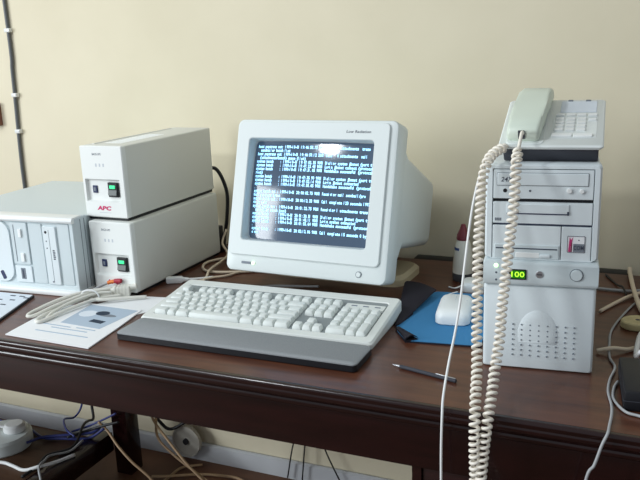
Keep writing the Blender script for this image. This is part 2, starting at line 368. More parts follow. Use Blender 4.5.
obj('front_print', letters('Low Radiation', .264, .318, .3035, .0055, -.0027, shear=.2, xf=mx), 'ink_dark', mo)
lb = obj('brand_plate', mslab(.040, .064, .0165, .0215, .0005, .004, .001, .0004), 'ink', mo)
obj('power_light', mslab(.0655, .0725, .0160, .0220, -.0008, .004, .002, .0006), 'white_led', mo)
pb = obj('power_button', loft([[mx((.316+q*math.cos(2*math.pi*k/20), c, .0175+q*math.sin(2*math.pi*k/20))) for k in range(20)] for q, c in ((.0055, .004), (.0055, .0008), (.0045, -.0005))]), 'white', mo)
obj('button_ring', loft([[mx((.316+q*math.cos(2*math.pi*k/20), c, .0175+q*math.sin(2*math.pi*k/20))) for k in range(20)] for q, c in ((.0066, .003), (.0066, .0011), (.0058, .0011), (.0058, .003))], (False, False)), 'seam', pb)
obj('neck', lathe([(.055, .020), (.055, .035), (.06, .062), (.05, .070)]), 'foot', mo, (.0, .19, 0))
obj('foot', loft([at_z(rr(-.165, .165, .155, .30, .03), z) for z in (0, .014)]+[at_z(rr(-.157, .157, .163, .292, .03), .022)]), 'foot', mo)

# ------------------------------------------------------------------ keyboard
kb = thing('keyboard', 'white full-size computer keyboard behind the grey wrist rest', 'keyboard', (-.9115, .1560, D), .0180)
KW, KD = .4845, .190
zt = lambda y: .0165+.0205*y/KD
def kq(x0, x1, y0, y1, dz): return [(x, y, zt(y)+dz) for x, y in rr(x0, x1, y0, y1, .008)]
wx0, wx1, wy0, wy1 = .017, KW-.017, .019, .166
obj('shell', loft([[(x, y, .0) for x, y in rr(.004, KW-.004, .004, KD-.004, .006)], [(x, y, .007) for x, y in rr(0, KW, 0, KD, .008)], kq(0, KW, 0, KD, -.004), kq(.003, KW-.003, .003, KD-.003, 0),
     kq(wx0, wx1, wy0, wy1, 0), kq(wx0+.001, wx1-.001, wy0+.001, wy1-.001, -.003)]), 'keybase', kb)
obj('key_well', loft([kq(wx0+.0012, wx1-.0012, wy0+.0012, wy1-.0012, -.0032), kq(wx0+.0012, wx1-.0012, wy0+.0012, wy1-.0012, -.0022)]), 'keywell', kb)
U = .01965; UY = .0196
kang = math.atan(.0205/KD)
KM = {}
def keymesh(w_, d_):
    if (w_, d_) not in KM:
        x, y = w_*U/2-.0008, d_*UY/2-.0008; b = .0004
        q = lambda i, j, z: [(a, b_+(.0008 if z > .004 else 0), z) for a, b_ in rr(-x+i, x-i, -y+j, y-j, .0014, 2)]
        KM[(w_, d_)] = loft([q(0, 0, -.003), q(.0008, .0006, .003), q(.0026, .0022, .0082), q(.0036, .003, .0086)], (False, True))
    return KM[(w_, d_)]
def key(ux, uy, w_=1, d_=1):
    x = .0190+(ux+w_/2)*U; y = .0215+(uy+d_/2)*UY
    me = keymesh(w_, d_); o = obj('key', me, 'key', kb, (x, y, zt(y)-.001), (kang, 0, 0))
def row(uy, ws, x=0):
    for w_ in ws:
        if w_ > 0: key(x, uy, w_)
        x += abs(w_)
row(0, [1.5, 1, 1.5, 5.75, 1.5, 1, 1.25, 1.5])
row(1, [2.25]+[1]*10+[2.75]); row(2, [1.75]+[1]*11+[2.25]); row(3, [1.5]+[1]*12+[1.5]); row(4, [1]*13+[2])
row(5.35, [1, -1]+[1]*4+[-.5]+[1]*4+[-.5]+[1]*4)
nx = 15.35
row(0, [1]*3, nx); key(nx+1, 1); row(3, [1]*3, nx); row(4, [1]*3, nx); row(5.35, [1]*3, nx)
px = 18.7
key(px, 0, 2); key(px+2, 0); row(1, [1]*3, px); row(2, [1]*3, px); row(3, [1]*3, px); row(4, [1]*4, px)
key(px+3, 0, 1, 2); key(px+3, 2, 1, 2)
lp = obj('light_panel', loft([[(x, y, zt(y)+h) for x, y in rr(.0190+px*U, .0190+(px+4)*U, .0215+5.3*UY, .0215+6.35*UY, .002)] for h in (-.0035, .0008)]), 'keybase', kb)
for k in range(3): obj('indicator', loft([[(x, y, zt(y)+h) for x, y in rr(.0190+(px+.6+k*1.2)*U, .0190+(px+1.2+k*1.2)*U, .0215+5.8*UY, .0215+5.98*UY, .0008)] for h in (.0005, .0012)]), 'ink', lp)
# wrist rest
wr = thing('wrist_rest', 'long grey foam wrist rest lying in front of the keyboard', 'wrist rest', (-.905, .072, D), .003)
Q = lambda e, z: at_z(rr(e, .483-e, e, .0835-e, .008), z)
obj('rest_base', loft([Q(.002, 0), Q(0, .002), Q(0, .012), Q(.002, .0125)]), 'black', wr)
obj('foam_top', loft([Q(.0005, .0125), Q(.0005, .0145), Q(.004, .0172)]), 'foam', wr)

# ------------------------------------------------------------------ tower computer (right)
TW, TH, TD = .1706, .3356, .40
tw = thing('tower_computer', 'white mini tower computer standing upright under the telephone', 'computer', (-.2353, .1722, D), .1078)
P = rr(.002, TW-.002, .004, TH-.001, .003)
obj('metal_case', loft([at_y(P, .028), at_y(P, TD)]), 'tower', tw)
for x in (.02, TW-.02):
    for y in (.04, TD-.04): obj('foot', lathe([(.009, 0), (.011, .0045), (.001, .0046)], 14), 'black', tw, (x, y, 0))
# bezel round the drive bays
bz = (.0115, .1600, .1835, .3275)
A = rr(0, TW, .1845, TH, .006, 4); A2 = rr(.003, TW-.003, .1865, TH-.003, .006, 4); B = rr(*bz, .0015, 4)
obj('drive_bezel', loft([at_y(A, .028), at_y(A, .006), at_y(A2, .001), at_y(rr(.0105, .161, .1845, .3285, .0015, 4), .0008), at_y(B, .0035), at_y(B, .02)], (True, True)), 'tower', tw)
# disc drive
x0, x1 = .0122, .1592
cdv = obj('disc_drive', slab(x0, x1, .2815, .3268, .0012, .02, .001), 'tower', tw)
obj('drive_tray', slab(.0180, .1515, .3026, .3214, -.0004, .01, .001), 'tower', cdv)
obj('tray_gap', frame((.0172, .1523, .3018, .3222), (.0180, .1515, .3026, .3214), .0008, .003, .001, .001), 'seam', cdv)
obj('speed_print', letters('24X', .0235, .0405, .3085, .0072, -.0007, shear=.2), 'ink_dark', cdv)
obj('headphone_jack', disc_y(.0299, .2942, .0031, .0003, .004), 'black', cdv)
obj('indicator', disc_y(.0672, .2942, .0017, .0003, .004), 'ink_dark', cdv)
obj('play_button', disc_y(.1247, .2953, .0038, -.0022, .004), 'light_trim', cdv)
obj('eject_button', disc_y(.1426, .2948, .0034, -.0022, .004), 'light_trim', cdv)
# middle bay with tape slot
b2 = obj('tape_drive', slab(x0, x1, .2422, .2762, .0012, .02, .001), 'tower', tw)
obj('bay_gap', slab(x0, x1, .2764, .2813, .006, .021, .0005, .0002), 'black', tw)
obj('bay_gap', slab(x0, x1, .2395, .2420, .006, .021, .0005, .0002), 'blue_black', tw)
obj('slot_door', slab(.0330, .1256, .2590, .2735, -.0006, .01, .001), 'tower', b2)
obj('slot_edge', slab(.0330, .1235, .2574, .2588, .0000, .01, .0004, .0002), 'blue_black', b2)
obj('finger_notch', slab(.1225, .1256, .2572, .2630, -.0009, .01, .0008, .0002), 'ink_dark', b2)
for k in range(4): obj('capacity_print', slab(.0152+k*.0026, .0172+k*.0026, .2462, .2508, .0008, .004, .0002, .0001), 'ink', b2)
# floppy
fd = obj('floppy_drive', slab(x0, .1148, .1840, .2388, .0012, .02, .001), 'tower', tw)
obj('floppy_face', slab(.0150, .1130, .1862, .2085, -.0004, .01, .001), 'grey_case', fd)
obj('disk_slot', slab(.0175, .1105, .2015, .2035, -.0008, .006, .0006, .0002), 'ink_dark', fd)
obj('slot_step', slab(.0480, .0840, .1880, .1965, -.0012, .006, .001), 'light_trim', fd)
obj('eject_button', slab(.0845, .1000, .1893, .1940, -.0030, .006, .001), 'tower', fd)
# blank plate with sticker
bp = obj('blank_plate', slab(.1160, x1, .1840, .2388, .0012, .02, .001), 'tower', tw)
sk = obj('sticker', slab(.1247, .1505, .1990, .2252, .0004, .003, .0008, .0003), 'paper', bp)
obj('sticker_edge', frame((.1247, .1505, .1990, .2252), (.1255, .1497, .1998, .2244), .0002, .001, .0008, .0006), 'ink_dark', sk)
obj('sticker_figure', loft([at_y([(.1262, .2000), (.1300, .2000), (.1296, .2080), (.1318, .2160), (.1330, .2235), (.1300, .2190), (.1280, .2238), (.1272, .2130)], y) for y in (0, .001)]), 'pink', sk)
obj('sticker_figure', slab(.1302, .1318, .2002, .2150, .0000, .001, .0004, .0001), 'maroon', sk)
obj('sticker_block', slab(.1335, .1494, .2002, .2130, .0001, .001, .0004, .0001), 'ink', sk)
obj('sticker_print', letters('COM', .1340, .1490, .2035, .0068, -.0003), 'ink_dark', sk)
obj('sticker_dot', disc_y(.1415, .2188, .0012, .0000, .001), 'ink_dark', sk)
# control band, curved forward
bl = lambda dz, y: at_y(rr(-.0008, TW+.002, .1425+dz, .1838-dz, .003), y)
cb = obj('control_band', loft([bl(0, .028), bl(0, .000), bl(.002, -.005), bl(.005, -.0065)]), 'grey_case', tw)
yb = -.0065
obj('power_light', disc_y(.0193, .1752, .0036, yb-.0012, yb+.001), 'white_led', cb)
for zz in (.1635, .1515): obj('indicator', disc_y(.0195, zz, .0018, yb-.0005, yb+.001), 'ink_dark', cb)
ds = obj('speed_display', slab(.0405, .0645, .1548, .1690, yb-.0006, yb+.002, .0008, .0003), 'lcd', cb)
obj('display_frame', frame((.0392, .0658, .1535, .1703), (.0412, .0638, .1555, .1683), yb-.0012, yb+.001, .0012, .0008), 'black', ds)
obj('display_digits', letters('100', .0428, .0628, .1575, .0090, yb-.0009), 'lcd_on', ds)
kl = obj('key_lock', disc_y(.0854, .1632, .0058, yb-.0014, yb+.001), 'metal', cb)
obj('key_slot', slab(.0815, .0893, .1623, .1641, yb-.0018, yb+.001, .0006, .0002), 'dark_grey', kl)
pb = obj('power_button', disc_y(.1403, .1650, .0088, yb-.0030, yb+.001), 'grey_case', cb)
obj('button_ring', loft([[(.1403+q*math.cos(2*math.pi*k/24), y, .1650+q*math.sin(2*math.pi*k/24)) for k in range(24)] for q, y in ((.0102, yb+.001), (.0102, yb-.0006), (.0092, yb-.0006), (.0092, yb+.001))], (False, False)), 'seam', pb)
# lower front with speaker grille
lf = obj('lower_panel', loft([at_y(rr(0, TW, 0, .1420, .004), .028), at_y(rr(0, TW, 0, .1420, .004), .004), at_y(rr(.002, TW-.002, .002, .1410, .004), .000), at_y(rr(.004, TW-.004, .003, .1400, .004), -.001)]), 'tower', tw)
dome = [(.0855+.031*math.cos(math.radians(a)), .0600+.042*math.sin(math.radians(a))) for a in range(-20, 201, 10)]
obj('grille_dome', loft([[(.0855+(x-.0855)*k, y, .060+(z-.060)*k) for x, z in dome] for k, y in ((1, -.0009), (.97, -.0016), (.6, -.0024))], (False, True)), 'tower', lf)
gh = disc_y(0, 0, .0013, -.0030, .0005, 8, .0002)
for i in range(8):
    for j in range(7): obj('grille_hole', gh, 'ink', lf, (.0470+i*.0134, 0, .0245+j*.0087))

# ------------------------------------------------------------------ telephone
pz = D+TH-.0002
ph = thing('telephone', 'white desk telephone with dark underside on the tower computer', 'telephone', (-.1435, .1930, pz), .06)
sa = math.atan2(.056, .160); L = .171
def sp(x, s, h): return (x, .0+s*math.cos(sa)-h*math.sin(sa), .0255+s*math.sin(sa)+h*math.cos(sa))
def sl_loft(loops2, hs, caps=(True, True)): return loft([[sp(x, s, h) for x, s in lp] for lp, h in zip(loops2, hs)], caps)
obj('top_shell', sl_loft([rr(-.0750, .0750, .002, L-.002, .006), rr(-.0770, .0770, 0, L, .006), rr(-.0770, .0770, 0, L, .006), rr(-.0750, .0750, .002, L-.002, .006)], (-.006, -.003, -.001, .0008)), 'phone', ph)
obj('underside', prism_x([(.022, 0), (.158, 0), (.160, .0735), (.003, .0195)], -.070, .070, .002), 'dark_grey', ph)
def pad(name, x0, x1, s0, s1, h0, h1, m, par, r=.0015): return obj(name, sl_loft([rr(x0, x1, s0, s1, r), rr(x0, x1, s0, s1, r), rr(x0+.0006, x1-.0006, s0+.0006, s1-.0006, r)], (h0, h1-.0006, h1)), m, par)
hb = .0008
cr_ = pad('handset_cradle', -.066, -.010, .006, L-.008, hb-.001, hb+.0012, 'phone', ph, .008)
kp = pad('keypad_plate', -.002, .066, .030, .098, hb-.001, hb+.0004, 'phone', ph)
for i in range(3):
    for j in range(4): pad('key', .003+i*.0165, .016+i*.0165, .050+j*.0125, .0590+j*.0125, hb, hb+.003, 'light_trim', ph)
pad('key', .0525, .0645, .0875, .0935, hb, hb+.003, 'light_trim', ph)
pad('long_key', .0, .030, .030, .0385, hb, hb+.003, 'light_trim', ph); pad('long_key', .032, .060, .030, .0385, hb, hb+.003, 'light_trim', ph)
for i in range(4): pad('memory_key', .002+i*.0165, .016+i*.0165, .104, .111, hb, hb+.003, 'light_trim', ph)
pad('index_card', .008, .064, .120, .162, hb, hb+.001, 'paper2', ph)
pad('card_clip', .018, .026, .161, .166, hb, hb+.002, 'ink', ph); pad('card_clip', .046, .054, .161, .166, hb, hb+.002, 'ink', ph)
pad('hook_switch', -.040, -.032, .060, .072, hb, hb+.004, 'dark_grey', ph)
hs = thing('telephone_handset', 'greenish white telephone handset resting in the phone cradle', 'handset', (-.1435, .1930, pz), .06)
prof = [(.002, .0025), (-.001, .008), (.000, .021), (.010, .029), (.035, .034), (.08, .037), (.125, .0375), (.150, .034), (.164, .026), (.168, .016), (.168, .0035), (.130, .0035), (.122, .013), (.100, .018), (.07, .018), (.055, .013), (.049, .0025)]
bm = bmesh.new(); A = [bm.verts.new(sp(-.066, s*.955+.010, h*.86+.0006)) for s, h in prof]; Bv = [bm.verts.new(sp(-.016, s*.955+.010, h*.86+.0006)) for s, h in prof]
for i in range(len(prof)): bm.faces.new((A[i], A[(i+1) % len(prof)], Bv[(i+1) % len(prof)], Bv[i]))
bm.faces.new(A); bm.faces.new(Bv)
bmesh.ops.bevel(bm, geom=[e for e in bm.edges if abs(e.verts[0].co.x-e.verts[1].co.x) < 1e-6], offset=.006, segments=3, affect='EDGES', profile=.5)
hs.rotation_euler.z = -.02; hs.location.x += -.001
obj('handset_body', fin(bm, math.radians(50)), 'handset', hs)
obj('cord_socket', loft([[sp(-.042+x, .0078, .015+z) for x, z in rr(-.005, .005, -.007, .007, .001)], [sp(-.042+x, .0094, .015+z) for x, z in rr(-.005, .005, -.007, .007, .001)]]), 'dark_grey', hs)
coilA = [(-0.182, 0.148, 0.366), (-0.182, 0.135, 0.356), (-0.181, 0.12, 0.336), (-0.181, 0.11, 0.286), (-0.184, 0.1, 0.236), (-0.186, 0.085, 0.186), (-0.188, 0.07, 0.137), (-0.188, 0.055, 0.095), (-0.189, 0.03, 0.059), (-0.188, 0.0, 0.027), (-0.189, -0.022, -0.003), (-0.192, -0.026, -0.04), (-0.194, -0.03, -0.078), (-0.197, -0.03, -0.113)]
coilB = [(-0.206, 0.19, 0.362), (-0.222, 0.16, 0.353), (-0.228, 0.14, 0.339), (-0.231, 0.125, 0.311), (-0.23, 0.11, 0.268), (-0.229, 0.095, 0.218), (-0.225, 0.075, 0.162), (-0.221, 0.055, 0.107), (-0.214, 0.025, 0.057), (-0.208, -0.01, 0.027), (-0.205, -0.028, -0.002), (-0.204, -0.032, -0.038), (-0.203, -0.03, -0.078), (-0.203, -0.03, -0.113)]
loop = [(-.2045, -.032, -.16), (-.207, -.034, -.22), (-.203, -.036, -.27), (-.190, -.036, -.29), (-.180, -.034, -.27), (-.180, -.030, -.22), (-.186, -.028, -.16)]
tc = thing('coiled_phone_cable', 'cream coiled telephone cord hanging in two strands over the desk edge', 'cord', (-.2, -.03, D-.2))
off = lambda P: [(x+.2, y+.03, z+.2) for x, y, z in P]
obj('coil', coil(off(list(coilB)+loop+list(reversed(coilA))), .0061, .0096, .0026), 'coil', tc)
obj('straight_end', tube(off([(-.1835, .191, .381), (-.183, .180, .3835), (-.182, .163, .3775), (-.182, .148, .366)]), .0026), 'coil', tc)

# telephone line wire
wire = [(-0.2, 0.215, 0.352), (-0.217, 0.19, 0.353), (-0.23, 0.17, 0.345), (-0.239, 0.15, 0.322), (-0.246, 0.14, 0.285), (-0.250, 0.13, 0.246), (-0.252, 0.11, 0.194), (-0.254, 0.09, 0.139), (-0.257, 0.07, 0.094), (-0.259, 0.04, 0.057), (-0.257, 0.0, 0.022), (-0.255, -0.015, -0.002), (-0.255, -0.02, -0.056), (-0.255, -0.02, -0.122), (-.255, -.02, -.4)]
tag(obj('phone_wire', tube(O(wire), .0019), 'cable_white'), 'thin white wire dropping past the mouse and over the desk edge', 'wire')

# ------------------------------------------------------------------ mouse, pad, bottle, pen
mp = thing('mouse_pad', 'blue cloth mouse pad with curled black corners', 'mouse pad', (-.36, .37, D))
mo_ = lambda P: [(x+.36, y-.37) for x, y in P]
blue = mo_([(-.385, .226), (-.252, .243), (-.280, .525), (-.402, .515), (-.424, .49), (-.426, .30), (-.415, .268)])
obj('rubber_base', prism_z(blue, 0, .0024), 'pad_black', mp)
obj('cloth_top', prism_z([(x*.985, y*.985) for x, y in blue], .0024, .0034), 'pad_blue', mp)
def curl(F0, F1, E0, E1, r0, r1, top0, top1):
    loops = []
    for i in range(13):
        t_ = i/12; F = Vector(F0).lerp(Vector(F1), t_); E_ = Vector(E0).lerp(Vector(E1), t_); r = r0+(r1-r0)*math.sin(t_*math.pi/2); tp = top0+(top1-top0)*t_
        d = (E_-F); ln = d.length; d = d/ln if ln > 1e-6 else Vector((1, 0)); C = F+d*r
        pts = []
        start = min(ln, .03)
        pts.append((F+d*start, .0026))
        for k in range(9):
            a = math.radians(-90-180*k/8); q = C+d*r*math.cos(a); pts.append((q, .0028+r+r*math.sin(a)))
        for k in range(1, 6):
            q = C.lerp(E_, k/5); h0 = .0028+2*r; pts.append((q, h0+(tp-h0)*(k/5)+.004*math.sin(math.pi*k/5)*t_))
        ring = [(p.x+.36, p.y-.37, z) for p, z in pts]
        # give it thickness by walking back
        back = [(p.x+.36+d.x*.0006, p.y-.37+d.y*.0006, z-.0022 if j > 5 else z+.0022) for j, (p, z) in enumerate(pts)]
        loops.append(ring+list(reversed(back)))
    return loft(loops, smooth=math.radians(60))
obj('curled_corner', curl((-.424, .288), (-.474, .505), (-.419, .300), (-.396, .478), .0015, .011, .005, .020), 'pad_black', mp)
obj('curled_corner', curl((-.421, .280), (-.384, .222), (-.417, .288), (-.366, .238), .0015, .0045, .005, .009), 'pad_black', mp)
ms = thing('computer_mouse', 'white boxy computer mouse on the blue pad', 'mouse', (-.331, .374, D+.0036), .12)
mq = lambda sx, y0, y1, z, r=.017: [(x, y, z+(.004*(y+.05)/.1 if z > .012 else 0)) for x, y in rr(-sx, sx, y0, y1, r, 5)]
obj('mouse_body', loft([mq(.031, -.050, .050, 0), mq(.0325, -.052, .052, .002), mq(.0325, -.052, .052, .014), mq(.031, -.050, .051, .020), mq(.027, -.044, .048, .025, .015), mq(.020, -.034, .042, .0275, .012)]), 'mouse', ms)
obj('button_seam', box(-.0003, .0003, .012, .044, .0270, .0312), 'ink_pale', ms)
obj('button_seam', box(-.023, .023, .0117, .0123, .0265, .0299), 'ink_pale', ms)
obj('mouse_cable', tube([(-.012, .050, .008), (-.016, .075, .004), (-.034, .098, .000), (-.030, .128, -.001), (-.012, .150, .0)], .0018), 'cable_white', ms)
m2 = thing('plug_adapter', 'small white rounded adapter behind the mouse beside the tower', 'adapter', (-.334, .560, D), .1)
obj('adapter_body', loft([at_z(rr(-.026+q, .026-q, -.026+q, .026-q, .014, 5), z) for q, z in ((.001, 0), (0, .002), (0, .014), (.004, .020), (.012, .022))]), 'mouse', m2)
obj('adapter_cable', tube([(-.025, -.004, .008), (-.040, -.010, .003), (-.055, .0, .002)], .0018), 'cable_white', m2)
bt = thing('glue_bottle', 'translucent squeeze bottle with a dark red nozzle cap', 'bottle', (-.372, .618, D))
obj('bottle_body', lathe([(.020, .0), (.0225, .003), (.0228, .030), (.0218, .055), (.019, .085), (.0155, .105), (.0125, .112), (.001, .1125)]), 'bottle', bt)
obj('bottle_bottom', lathe([(.0215, -.0), (.0234, .003), (.0234, .022), (.0226, .0225)]), 'glue', bt)
cp = obj('cap', lathe([(.0140, .1115), (.0145, .114), (.0135, .126), (.0085, .139), (.0055, .149), (.0045, .153), (.001, .154)]), 'cap', bt)
obj('cap_ribs', lathe([(.0146, .114), (.0150, .116), (.0146, .118)]), 'cap', cp)
lab = [[(q*math.cos(math.radians(a)), q*math.sin(math.radians(a)), z) for q, z in ((.0196, .072), (.0186, .092), (.0180, .092), (.0190, .072))] for a in range(195, 256, 10)]
obj('label', loft(lab), 'label_blue', bt)
bt.scale = (1, 1, .84)
pn = thing('pen', 'slim dark grey pen lying on the desk in front of the mouse pad', 'pen', (-.3165, .106, D+.0045), math.atan2(-.030, .115))
PA = lambda P: [(z, r) for r, z in P]
def lathe_x(prof, seg=14): return loft([[(x, r*math.cos(2*math.pi*k/seg), r*math.sin(2*math.pi*k/seg)) for k in range(seg)] for x, r in prof])
obj('barrel', lathe_x([(-.046, .003), (-.044, .004), (.045, .0043), (.058, .004), (.059, .001)]), 'pen', pn)
obj('tip', lathe_x([(-.060, .0005), (-.056, .0012), (-.046, .003)]), 'metal', pn)
pn.scale = (1, .75, .75); pn.location.z = D+.0034
obj('clip', box(.022, .057, -.0012, .0012, .004, .0058, .0004), 'metal', pn)

# ------------------------------------------------------------------ papers and leads on the left
lt = thing('instruction_leaflet', 'white instruction leaflet with a printed picture in front of the power supplies', 'leaflet', (-1.03, .12, D))
lo_ = lambda P: [(x+1.03, y-.12) for x, y in P]
obj('under_sheet', prism_z(lo_([(-1.085, .215), (-1.045, .298), (-.955, .312), (-.93, .236), (-.952, .20), (-1.07, .20)]), 0, .0006), 'paper', lt)
pg = lo_([(-1.131, .023), (-.924, .017), (-.938, .125), (-.955, .222), (-1.088, .224), (-1.150, .185)])
obj('page', prism_z(pg, .0008, .0030), 'paper', lt)
pic = lo_([(-1.070, .108), (-.968, .102), (-.958, .214), (-1.082, .216)])
pc = obj('printed_picture', prism_z(pic, .0030, .0033), 'print_grey', lt)
obj('printed_shape', prism_z([(.010+.016*math.cos(a*.4488)+.02*0, .058+.012*math.sin(a*.4488)) for a in range(14)], .0033, .0035), 'print_dark', pc)
obj('printed_shape', prism_z([(.028+.022*math.cos(a*.4488), .050+.007*math.sin(a*.4488)) for a in range(14)], .0033, .00345), 'ink', pc)
obj('printed_shape', prism_z([(.012, .010), (.046, .006), (.048, .020), (.014, .024)], .0033, .0035), 'print_dark', pc)
obj('printed_shape', prism_z([(-.020+.020*math.cos(a*.4488), .048+.018*math.sin(a*.4488)) for a in range(14)], .0033, .0034), 'paper2', pc)
for k, (a, b, c) in enumerate(((-.070, .0, -.028), (-.040, .050, -.040), (.012, .060, -.028), (-.06, .07, -.062))):
    obj('printed_line', prism_z([(a, c), (b, c-.002), (b, c+.002), (a, c+.004)], .0030, .0033), 'print_grey', lt)
bk = thing('booklet', 'thin booklet with small dark print at the left edge of the desk', 'booklet', (-1.33, .17, D))
bo = lambda P: [(x+1.33, y-.17) for x, y in P]
obj('pages', prism_z(bo([(-1.25, .226), (-1.40, .216), (-1.385, .02), (-1.19, .045)]), 0, .005), 'black', bk)
cv = obj('cover', prism_z(bo([(-1.253, .2245), (-1.40, .2155), (-1.385, .021), (-1.194, .046)]), .005, .0056), 'paper2', bk)
for x, y in ((.055, .036), (.052, .010), (.030, .034), (.020, .005), (.072, .030), (.055, -.02), (.03, -.03)): obj('printed_mark', prism_z([(x, y), (x+.014, y+.001), (x+.013, y+.006), (x-.001, y+.005)], .0056, .0059), 'ink_dark', cv)
ca = thing('cable_bundle', 'bundle of grey looped leads with a plug lying across the leaflet', 'cable', (-1.10, .22, D))
co = lambda P: [(x+1.10, y-.22, z) for x, y, z in P]
R_ = .0037
obj('lead', tube(co([(-1.055, .283, .014), (-1.085, .272, .020), (-1.112, .24, .022), (-1.142, .185, .018), (-1.158, .125, .010), (-1.152, .105, .008), (-1.140, .115, .009), (-1.126, .165, .016), (-1.100, .235, .022), (-1.07, .275, .022)]), R_), 'cable', ca)
obj('lead', tube(co([(-1.06, .268, .009), (-1.09, .255, .010), (-1.118, .205, .009), (-1.128, .150, .0075), (-1.122, .105, .0075), (-1.112, .088, .0075), (-1.102, .100, .0075), (-1.098, .155, .009), (-1.080, .230, .011), (-1.045, .272, .010)]), R_), 'cable', ca)
obj('lead', tube(co([(-1.062, .262, .019), (-1.088, .238, .020), (-1.108, .190, .016), (-1.112, .140, .012), (-1.106, .110, .0085)]), R_*.9), 'cable', ca)
obj('lead', tube(co([(-1.090, .225, .010), (-1.060, .238, .010), (-1.020, .268, .008), (-.992, .290, .006)]), R_), 'cable', ca)
obj('cable_tie', tube(co([(-1.108, .228, .003), (-1.114, .222, .016), (-1.104, .226, .029), (-1.084, .232, .029), (-1.076, .236, .016), (-1.08, .236, .004)]), .0018), 'cable_white', ca)
plug = obj('plug', loft([[(x, -.022+y*1.0, z) for x, z in rr(-.013+q, .013-q, .004+q, .026-q, .003)] for y, q in ((0, .004), (.006, .001), (.026, 0), (.040, 0), (.041, .001))]), 'cable', ca, (.047, .064, .001), (0, 0, math.radians(-62)))
for k in range(4): obj('grip_rib', loft([[(x, -.014+k*.007+y, z) for x, z in rr(-.0138, .0138, .0032, .0268, .003)] for y in (0, .003)]), 'cable', plug)
obj('plug_tip', tube([(0, .016, .0215), (0, .026, .0225), (.0, .034, .0245)], .006), 'cable', plug)
obj('lead', tube(co([(-1.110, .262, .020), (-1.102, .278, .025), (-1.090, .289, .0295)]), .0030), 'cable_grey', ca)
tp = obj('coloured_plug', tube(co([(-1.092, .288, .029), (-1.085, .291, .031), (-1.078, .292, .033), (-1.070, .294, .034)]), .0042), 'orange', ca)
obj('coloured_band', tube(co([(-1.076, .2925, .0332), (-1.066, .2945, .0342), (-1.060, .295, .034)]), .0052), 'red_tip', tp)
wp = thing('lead_connector', 'small white lead connector beside the keyboard corner', 'connector', (-.993, .412, D), .45)
obj('connector_body', loft([[(x, y, z) for y, z in rr(-.0075+q, .0075-q, q, .015-q, .003)] for x, q in ((-.026, .002), (-.024, 0), (.010, 0), (.014, .0025), (.026, .004))]), 'cable_white', wp)
obj('connector_lead', tube([(.024, 0, .0075), (.050, .006, .006), (.080, .020, .004)], .0028), 'cable_white', wp)
tag(obj('loose_cable', tube(O([(-0.90, 0.625, 0.005), (-0.945, 0.625, 0.004), (-0.99, 0.609, 0.004), (-1.01, 0.565, 0.004), (-0.989, 0.517, 0.004), (-0.954, 0.501, 0.004), (-0.90, 0.515, 0.004), (-.83, .55, .004)]), .0033), 'cable_cream'), 'cream cable looped on the desk between power supplies and monitor', 'cable')
tag(obj('loose_cable', tube(O([(-1.02, .690, .060), (-1.02, 0.665, 0.03), (-0.985, 0.63, 0.012), (-0.966, 0.565, 0.0115), (-0.956, 0.495, 0.011), (-0.945, 0.46, 0.004), (-.925, .40, .004)]), .0030), 'cable_cream'), 'cream cable crossing the loop behind the left keyboard corner', 'cable')
tag(obj('loose_cable', tube(O([(-0.950, 0.42, 0.0035), (-0.93, 0.46, 0.0035), (-0.905, 0.485, 0.0035), (-0.88, 0.535, 0.0035), (-.84, .575, .004)]), .0028), 'cable_cream'), 'short pale cable running under the left monitor corner', 'cable')
tag(obj('loose_cable', tube(O([(-.80, .40, .004), (-.77, .44, .004), (-.72, .455, .004), (-.68, .465, .004), (-.66, .47, .004)]), .0028), 'cable_grey'), 'grey cable lying in the shadow under the monitor front', 'cable')
tag(obj('black_cable', tube(O([(-1.055, .672, .222), (-1.041, 0.690, 0.222), (-1.028, 0.70, 0.195), (-1.022, 0.71, 0.148), (-1.029, 0.71, 0.08), (-1.040, 0.71, 0.03), (-1.03, .70, .0055), (-.97, .69, .0055)]), .0048), 'cable_black'), 'black power cord arching down behind the stacked power supplies', 'cord')
pk = thing('power_plug', 'black plug at the back corner of the lower power supply', 'plug', (-1.040, .672, D))
obj('plug_body', box(-.014, .012, -.006, .016, .04, .072, .003), 'black', pk)
obj('plug_base', box(-.012, .014, -.004, .018, 0, .040, .003), 'black', pk)
obj('plug_pin', tube([(-.004, 0, .071), (-.004, 0, .082)], .003), 'black', pk)

# ------------------------------------------------------------------ things at the right edge
ad = thing('power_adapter', 'black power adapter box at the right edge of the desk', 'adapter', (.02, .145, D), .10)
obj('adapter_body', box(-.042, .045, -.065, .062, 0, .032, .004), 'black', ad)
obj('adapter_seam', box(-.0425, .0455, -.0655, .0625, .0155, .0165), 'dark_grey', ad)
tag(obj('grey_wire', tube(O([(.03, .62, .003), (-0.004, 0.577, 0.003), (-0.029, 0.49, 0.003), (-0.047, 0.391, 0.003), (-0.047, 0.317, 0.003), (-0.043, 0.26, 0.003), (-0.033, 0.221, 0.004), (-0.038, 0.172, 0.003), (-0.038, 0.128, 0.003), (-0.031, 0.085, 0.003), (-0.029, 0.055, 0.003), (-0.030, 0.018, 0.0035), (-0.031, -0.004, 0.003), (-0.037, -0.012, -0.011), (-0.045, -0.016, -0.04), (-0.055, -0.02, -0.066), (-.07, -.02, -.2)]), .0021), 'cable_grey'), 'grey wire snaking past the black adapter and over the desk edge', 'wire')
tag(obj('loose_cable', tube(O([(-.12, .60, .0045), (-.095, .42, .0045), (-.065, 0.281, 0.0045), (-0.041, 0.286, 0.010), (-0.017, 0.301, 0.005), (0.002, 0.32, 0.0045), (.06, .36, .0045)]) [2:], .0036), 'cable_cream'), 'cream cable running right from the foot of the tower', 'cable')
